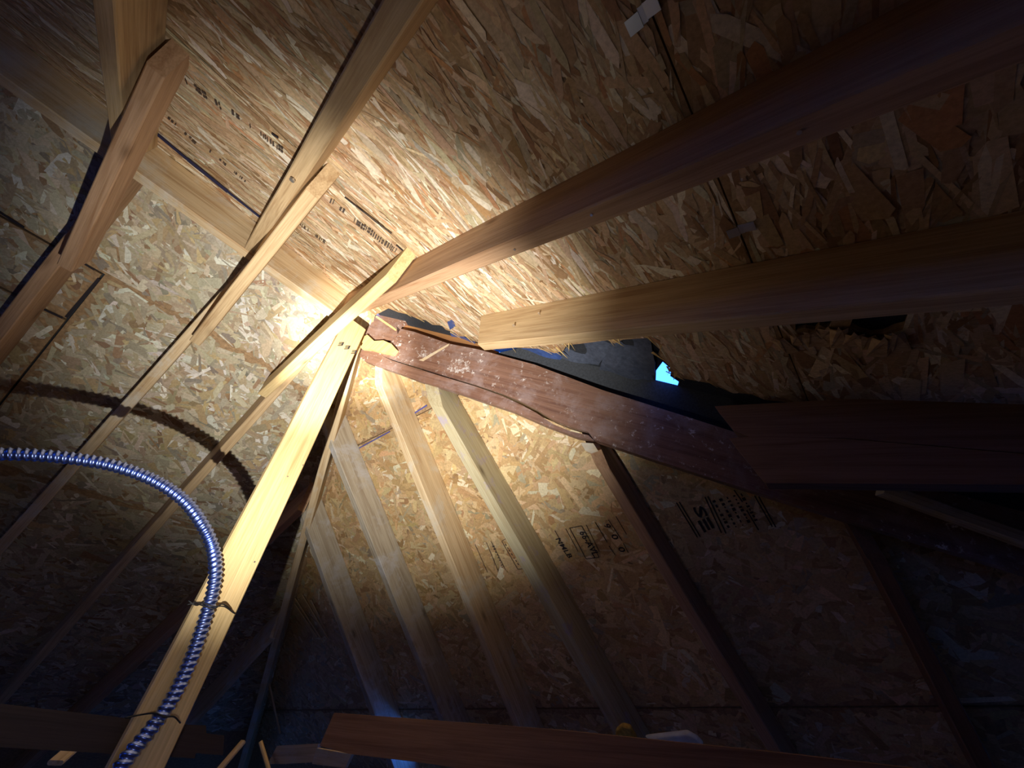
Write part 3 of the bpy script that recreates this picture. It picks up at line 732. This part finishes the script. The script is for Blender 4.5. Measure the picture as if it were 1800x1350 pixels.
# frayed fibres along the main tear
for i in range(26):
    k = r.randrange(2, len(torn) - 2); a = V(torn[k]); b = V(torn[k + 1]); p = a.lerp(b, r.random())
    d = (PA.u + PA.v * r.uniform(-0.7, 0.7)).normalized(); L = r.uniform(0.012, 0.035); w = r.uniform(0.002, 0.006)
    s_ = d.cross(PA.n).normalized()
    pts = [p - d * 0.03 + s_ * w + PA.n * .003, p - d * 0.03 - s_ * w + PA.n * .003, p + d * L + PA.n * r.uniform(-.004, .012)]
    me = mesh_from('frayed_fibre', pts + [v - PA.n * 0.0012 for v in pts], [(0, 1, 2), (5, 4, 3), (0, 3, 4, 1), (1, 4, 5, 2), (2, 5, 3, 0)])
    o = link('frayed_fibre', me, SPLIT, deck_r)

# ================================================================== CONDUIT
path = [(0.034, 0.012, -2.15), (0.034, 0.014, -1.75), (0.034, 0.021, -1.5), (0.0340,0.0282,-1.4055), (0.0340,0.0441,-1.3558), (0.0340,0.0561,-1.3072), (0.0340,0.0561,-1.2400), (0.0340,0.0451,-1.1633), (0.0340,0.0312,-1.0980), (0.0300,0.0133,-1.0483), (0.0120,-0.0133,-0.9981), (0.0136,-0.0581,-0.9572), (-0.0036,-0.1153,-0.9123), (-0.0222,-0.1772,-0.8831), (-0.0416,-0.2420,-0.8673), (-0.0612,-0.3074,-0.8630), (-0.0796,-0.3685,-0.8699), (-0.0970,-0.4267,-0.8830), (-0.1123,-0.4778,-0.9001), (-0.1307,-0.5390,-0.9273), (-0.1537,-0.6156,-0.9841)]
path = resample(catmull(path, 24), 0.0016)
con = empty('flexible_conduit', path[0]); tag(con, 'corrugated metal conduit with painted-in blue sheen curving up the post and off to the left', 'conduit')
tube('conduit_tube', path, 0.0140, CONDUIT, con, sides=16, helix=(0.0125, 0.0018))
def loop(name, pts, label):
    o = tube(name, resample(catmull(pts, 12), 0.004), 0.0016, WIRE, None, 6); tag(o, label, 'tie wire')
loop('tie_wire', [(0.0145,-0.0041,-1.1230), (0.0200,0.0154,-1.1297), (0.0420,0.0212,-1.1264), (0.0530,0.0428,-1.1309), (0.0420,0.0688,-1.1245), (0.0200,0.1003,-1.1287), (0.0145,0.1103,-1.1301)], 'black tie wire twisted round the conduit halfway up the post')
loop('tie_wire', [(0.0145,-0.0021,-1.1312), (0.0200,0.0118,-1.1254), (0.0420,0.0213,-1.1312), (0.0535,0.0461,-1.1352), (0.0420,0.0627,-1.1206), (0.0200,0.0953,-1.1244)], 'second strand of black wire round the conduit halfway up the post')
loop('tie_wire', [(0.0145,-0.0034,-1.3376), (0.0180,0.0217,-1.3311), (0.0400,0.0369,-1.3286), (0.0530,0.0545,-1.3332), (0.0400,0.0749,-1.3323), (0.0145,0.1018,-1.3425)], 'black tie wire round the conduit near the post foot')

# ================================================================== METAL CLIPS, NAILS
def hclip(c, along, nrm, parent_label):
    """H-clip on a panel edge: a spine through the seam and a pair of tabs, one on each panel."""
    c = V(c); a = V(along).normalized(); n = V(nrm).normalized(); b = n.cross(a).normalized()
    e = empty('panel_clip', c); tag(e, parent_label, 'metal clip')
    def box(name, u0, u1, v0, v1, h0, h1, bend=0.0):
        vs_ = []
        for h in (h0, h1):
            for (u, v) in ((u0, v0), (u1, v0), (u1, v1), (u0, v1)):
                vs_.append(c + a * u + b * v + n * (h + bend * abs(v)))
        me = mesh_from(name, vs_, [(3, 2, 1, 0), (4, 5, 6, 7), (0, 1, 5, 4), (1, 2, 6, 5), (2, 3, 7, 6), (3, 0, 4, 7)])
        recalc(me); ob = link(name, me, STEEL, e)
    box('tab', -0.010, 0.010, 0.004, 0.024, 0.002, 0.0035, 0.12)
    box('tab', -0.006, 0.014, -0.024, -0.004, 0.002, 0.0035, 0.12)
    box('spine', -0.009, 0.012, -0.004, 0.004, -0.010, 0.003)
hclip((1.3868,-0.1715,-0.6099), (0, 1, 0), PA.n, 'shiny metal panel clip on the seam at the top edge')
hclip((1.3993,0.2210,-0.6169), (0, 1, 0), PA.n, 'dim metal panel clip on the seam below the long right rafter')

nail(ra2, (0.6326,-0.3959,-0.3543), -NA, 0.007, 0.008)
nail(j1, (0.7768,0.2885,-0.3670), (0.1, -1, -0.2), 0.004, 0.010)
nail(j1, (0.8749,0.2885,-0.3819), (0.1, -1, 0.1), 0.003, 0.006)
for p, par in (((1.0158,0.0030,-0.5689), ra1), ((1.1972,-0.0027,-0.6704), ra1), ((1.4555,0.0023,-0.8151), ra1)):
    nail(par, p, -NA, 0.003, 0.002)
for p in ((0.0132,0.1083,-0.6930), (0.0132,0.0795,-0.7487), (0.0132,0.0986,-1.0055), (0.0132,0.0456,-1.1812)):
    nail(post, p, (1, 0, 0), 0.0025, 0.002)

# ================================================================== PRINT ON THE PANELS
def text_mesh(bm, body, p0, p1, up, height, lift, nrm):
    cu = bpy.data.curves.new('txt', 'FONT'); cu.body = body; cu.size = 1.0; cu.offset = 0.022; cu.resolution_u = 2
    ob = bpy.data.objects.new('txt', cu); COL.objects.link(ob)
    dg = bpy.context.evaluated_depsgraph_get(); me = bpy.data.meshes.new_from_object(ob.evaluated_get(dg))
    bpy.data.objects.remove(ob); bpy.data.curves.remove(cu)
    xs = [v.co.x for v in me.vertices]; ys = [v.co.y for v in me.vertices]
    x0, x1, y0, y1 = min(xs), max(xs), min(ys), max(ys)
    p0 = V(p0); p1 = V(p1); d = p1 - p0
    up = V(up).normalized()
    idx = [bm.verts.new(p0 + d * ((v.co.x - x0) / (x1 - x0)) + up * (height * (v.co.y - y0) / (y1 - y0)) + V(nrm) * lift) for v in me.vertices]
    for p in me.polygons:
        try: bm.faces.new([idx[i] for i in p.vertices])
        except ValueError: pass
    bpy.data.meshes.remove(me)
def bar(bm, a, b, w, nrm, lift):
    a = V(a); b = V(b); n = V(nrm); s_ = (b - a).cross(n).normalized() * (w / 2)
    vs_ = [bm.verts.new(p + n * lift) for p in (a - s_, b - s_, b + s_, a + s_)]
    bm.faces.new(vs_)
def finish(bm, name, mat, parent):
    me = bpy.data.meshes.new(name); bm.to_mesh(me); bm.free()
    return link(name, me, mat, parent)
panels_e = [o for o in deck_e.children]; panels_r = [o for o in deck_r.children if o.name.startswith('osb_panel')]; panels_l = list(deck_l.children)
PE = panels_e[1]; LF = 0.007
up_t = hC
bm = bmesh.new()
text_mesh(bm, '66-AVL.', (0.5027,1.0509,-0.7206), (0.5153,1.1320,-0.8004), up_t, 0.030, LF, PC.n)
for a, b in (((0.4729,1.0320,-0.7035), (0.5266,1.0369,-0.7054)), ((0.5266,1.0369,-0.7054), (0.5370,1.1345,-0.8016)), ((0.5370,1.1345,-0.8016), (0.4805,1.1287,-0.7990)), ((0.4805,1.1287,-0.7990), (0.4729,1.0320,-0.7035))): bar(bm, a, b, 0.003, PC.n, LF)
for a, b in (((0.5471,1.0381,-0.7053), (0.5479,1.1195,-0.7861)), ((0.4550,1.0298,-0.7023), (0.4621,1.1022,-0.7738)), ((0.4051,1.0241,-0.6995), (0.4109,1.0812,-0.7558))): bar(bm, a, b, 0.0022, PC.n, LF)
text_mesh(bm, 'NMLB', (0.3900,1.0480,-0.7241), (0.4071,1.1127,-0.7873), up_t, 0.022, LF, PC.n)
o = finish(bm, 'ink_stamp', INK, PE); o['label'] = 'boxed black grade stamp'
bm = bmesh.new()
text_mesh(bm, '9', (0.6118,1.0527,-0.7162), (0.6175,1.0659,-0.7290), up_t, 0.026, LF, PC.n)
text_mesh(bm, '0', (0.6211,1.0854,-0.7481), (0.6246,1.1013,-0.7637), up_t, 0.026, LF, PC.n)
text_mesh(bm, '0', (0.6239,1.1231,-0.7853), (0.6274,1.1389,-0.8008), up_t, 0.026, LF, PC.n)
for a, b in (((0.5874,1.0403,-0.7053), (0.5964,1.1021,-0.7661)), ((0.5966,1.1124,-0.7763), (0.6037,1.1409,-0.8041)), ((0.6430,1.0446,-0.7063), (0.6557,1.1096,-0.7702)), ((0.6558,1.1163,-0.7768), (0.6572,1.1448,-0.8051)), ((0.6769,1.0423,-0.7022), (0.6838,1.0973,-0.7564))): bar(bm, a, b, 0.003, PC.n, LF)
o = finish(bm, 'ink_stamp', INK, PE); o['label'] = 'black stamped numerals 9 0 0'
# dense stamp further right
bm = bmesh.new()
for a, b in (((0.9072,1.0588,-0.7056), (0.9181,1.1558,-0.8012)), ((0.9171,1.0597,-0.7059), (0.9279,1.1564,-0.8012)), ((1.0038,1.0675,-0.7087), (0.9980,1.1610,-0.8019)), ((1.0131,1.0684,-0.7091), (1.0106,1.1653,-0.8054)), ((1.0976,1.0736,-0.7095), (1.1039,1.1060,-0.7413)), ((1.1034,1.1262,-0.7614), (1.1076,1.1778,-0.8123)), ((1.1455,1.1004,-0.7334), (1.1493,1.1785,-0.8107)), ((1.1553,1.1044,-0.7368), (1.1576,1.1818,-0.8135))): bar(bm, a, b, 0.004, PC.n, LF)
text_mesh(bm, 'S', (0.9472,1.0826,-0.7269), (0.9513,1.1127,-0.7566), up_t, 0.036, LF, PC.n)
for a, b in (((0.9477,1.1180,-0.7620), (0.9508,1.1492,-0.7928)), ((0.9643,1.1172,-0.7603), (0.9665,1.1466,-0.7893)), ((0.9790,1.1161,-0.7584), (0.9812,1.1453,-0.7872))): bar(bm, a, b, 0.009, PC.n, LF)
rr = random.Random(11)
for row in range(5):
    a = V((1.0238,1.0816,-0.7216)).lerp(V((1.1116,1.0860,-0.7210)), row / 4); b = V((1.0274,1.1571,-0.7963)).lerp(V((1.1144,1.1592,-0.7935)), row / 4)
    t = 0.0
    while t < 1:
        dt = rr.uniform(0.05, 0.11); bar(bm, a.lerp(b, t), a.lerp(b, min(1, t + dt)), rr.choice((0.004, 0.007, 0.010)), PC.n, LF); t += dt + rr.uniform(0.03, 0.09)
o = finish(bm, 'ink_stamp', INK, PE); o['label'] = 'dense dark mill stamp'
# faint stamp under the mould-streaked rafter
bm = bmesh.new()
for a, b in (((0.0508,0.9878,-0.6834), (0.0442,1.0872,-0.7825)), ((0.0775,0.9894,-0.6835), (0.0855,1.0909,-0.7838)), ((0.1330,1.0011,-0.6920), (0.1488,1.0987,-0.7880)), ((0.1695,0.9972,-0.6861), (0.1893,1.1043,-0.7913)), ((0.1330,1.0011,-0.6920), (0.1695,0.9972,-0.6861)), ((0.1488,1.0987,-0.7880), (0.1893,1.1043,-0.7913)), ((-0.0146,0.9801,-0.6795), (-0.0164,1.0801,-0.7789))): bar(bm, a, b, 0.0025, PC.n, LF)
rr = random.Random(5)
for a, b in (((0.0785,1.0054,-0.6994), (0.0773,1.0757,-0.7693)), ((0.1437,1.0130,-0.7033), (0.1653,1.0942,-0.7826)), ((0.1675,1.0122,-0.7011), (0.1819,1.0935,-0.7809))):
    a = V(a); b = V(b); t = 0.0
    while t < 1:
        dt = rr.uniform(0.04, 0.09); bar(bm, a.lerp(b, t), a.lerp(b, min(1, t + dt)), rr.choice((0.004, 0.008, 0.011)), PC.n, LF); t += dt + rr.uniform(0.04, 0.09)
o = finish(bm, 'ink_stamp', INK_FADED, PE); o['label'] = 'faint grade stamp'
# printed rows along the top panel edge of the right slope
def print_row(bm, a, b, w, seed, lift=0.0072):
    a = V(a); b = V(b); q = random.Random(seed); t = 0.0; L = (b - a).length
    acr = (b - a).cross(PA.n).normalized()
    while t < 1:
        dt = q.choice((0.0025, 0.004, 0.006)) / L; c = a.lerp(b, t)
        hh = w * q.uniform(0.6, 1.0); sh = acr * (w * q.uniform(-0.15, 0.15))
        if q.random() < 0.7:
            bar(bm, c - acr * hh / 2 + sh, c + acr * hh / 2 + sh, dt * L, PA.n, lift)
        else:
            bar(bm, c - acr * hh / 2 + sh, c - acr * hh * .1 + sh, dt * L * 1.6, PA.n, lift); bar(bm, c + acr * hh * .15 + sh, c + acr * hh / 2 + sh, dt * L * 1.6, PA.n, lift)
        t += dt + q.choice((0.003, 0.004, 0.007)) / L
        if q.random() < 0.12: t += 0.02 / L
PR = panels_r[0]
bm = bmesh.new(); print_row(bm, (0.5135,-0.3439,-0.1209), (0.5232,-0.2677,-0.1263), 0.034, 1); print_row(bm, (0.5236,-0.2279,-0.1265), (0.5561,-0.0704,-0.1447), 0.036, 2)
o = finish(bm, 'ink_stamp', INK_FADED, PR); o['label'] = 'row of smudged print near the ridge'
bm = bmesh.new(); print_row(bm, (0.2625,-0.3367,0.0197), (0.2773,-0.2404,0.0114), 0.026, 3)
o = finish(bm, 'ink_stamp', INK_FADED, PR); o['label'] = 'short second row of smudged print'
bm = bmesh.new(); print_row(bm, (0.4809,-0.7199,-0.1026), (0.5065,-0.6197,-0.1170), 0.026, 4); print_row(bm, (0.5169,-0.6061,-0.1228), (0.5419,-0.4749,-0.1368), 0.026, 5); print_row(bm, (0.2540,-0.7628,0.0244), (0.2383,-0.6900,0.0332), 0.018, 6); print_row(bm, (0.2571,-0.6451,0.0227), (0.2497,-0.5202,0.0268), 0.018, 7)
o = finish(bm, 'ink_stamp', INK_FADED, PR); o['label'] = 'faded print rows by the dim collar tie'
# dark open stretches of the seam near the ridge and of the gap along the ridge board
bm = bmesh.new()
for a, b, w in (((0.5613,-0.3794,-0.1477), (0.5665,-0.3442,-0.1506), 0.004), ((0.5830,-0.2895,-0.1598), (0.6106,-0.1318,-0.1753), 0.006), ((0.5815,-0.0957,-0.1590), (0.5838,-0.0639,-0.1603), 0.006), ((0.5699,-0.5108,-0.1525), (0.5761,-0.4931,-0.1559), 0.008)): bar(bm, a, b, w, PA.n, 0.0072)
o = finish(bm, 'seam_gap', INK, PR); o['label'] = 'dark open seam'
bm = bmesh.new()
for a, b, w in (((0.1063,-0.8007,0.0991), (0.0963,-0.7075,0.1047), 0.024), ((0.0971,-0.7093,0.1043), (0.0912,-0.5738,0.1076), 0.030), ((0.0921,-0.5759,0.1071), (0.0891,-0.4533,0.1088), 0.020)):
    bar(bm, a, b, w, PA.n, 0.0)
o = finish(bm, 'gap_tape', BLUE_LINE, PR); o['label'] = 'dark blue strip where the deck meets the ridge board'
# crayon line on the hip-end seam, black gap lines on the left slope
bm = bmesh.new()
for a, b, w in (((-0.4683,0.4966,-0.2253), (-0.2170,0.5067,-0.2212), 0.006), ((-0.0561,0.4988,-0.2043), (0.0669,0.4993,-0.1978), 0.007)): bar(bm, a, b, w, PC.n, LF)
o = finish(bm, 'crayon_line', PURPLE_LINE, PE); o['label'] = 'blue line along the seam'
bm = bmesh.new()
for a, b, w in (((-0.4482,-0.8262,-0.0843), (-0.4508,-0.7402,-0.0858), 0.007), ((-0.4691,-0.7160,-0.0960), (-0.6488,-0.7208,-0.1966), 0.009), ((-0.6562,-0.7272,-0.2008), (-0.6609,-0.8493,-0.2035), 0.009), ((-0.4389,-1.0241,-0.0791), (-0.4444,-0.9421,-0.0822), 0.008)): bar(bm, a, b, w, PB.n, 0.0072)
o = finish(bm, 'seam_gap', INK, panels_l[1]); o['label'] = 'black stepped seam line'
# E marks on the post
for q0, q1 in (((0.0145,0.0512,-0.1175), (0.0145,0.0328,-0.1344)), ((0.0145,0.0807,-0.1133), (0.0145,0.0616,-0.1304)), ((0.0145,0.1151,-0.1127), (0.0145,0.0953,-0.1300))):
    bm = bmesh.new(); text_mesh(bm, 'E', q0, q1, V((0, 0, -1)), 0.022, 0.0008, (1, 0, 0))
    o = finish(bm, 'ink_letter', INK, post); o['label'] = 'stamped letter E'
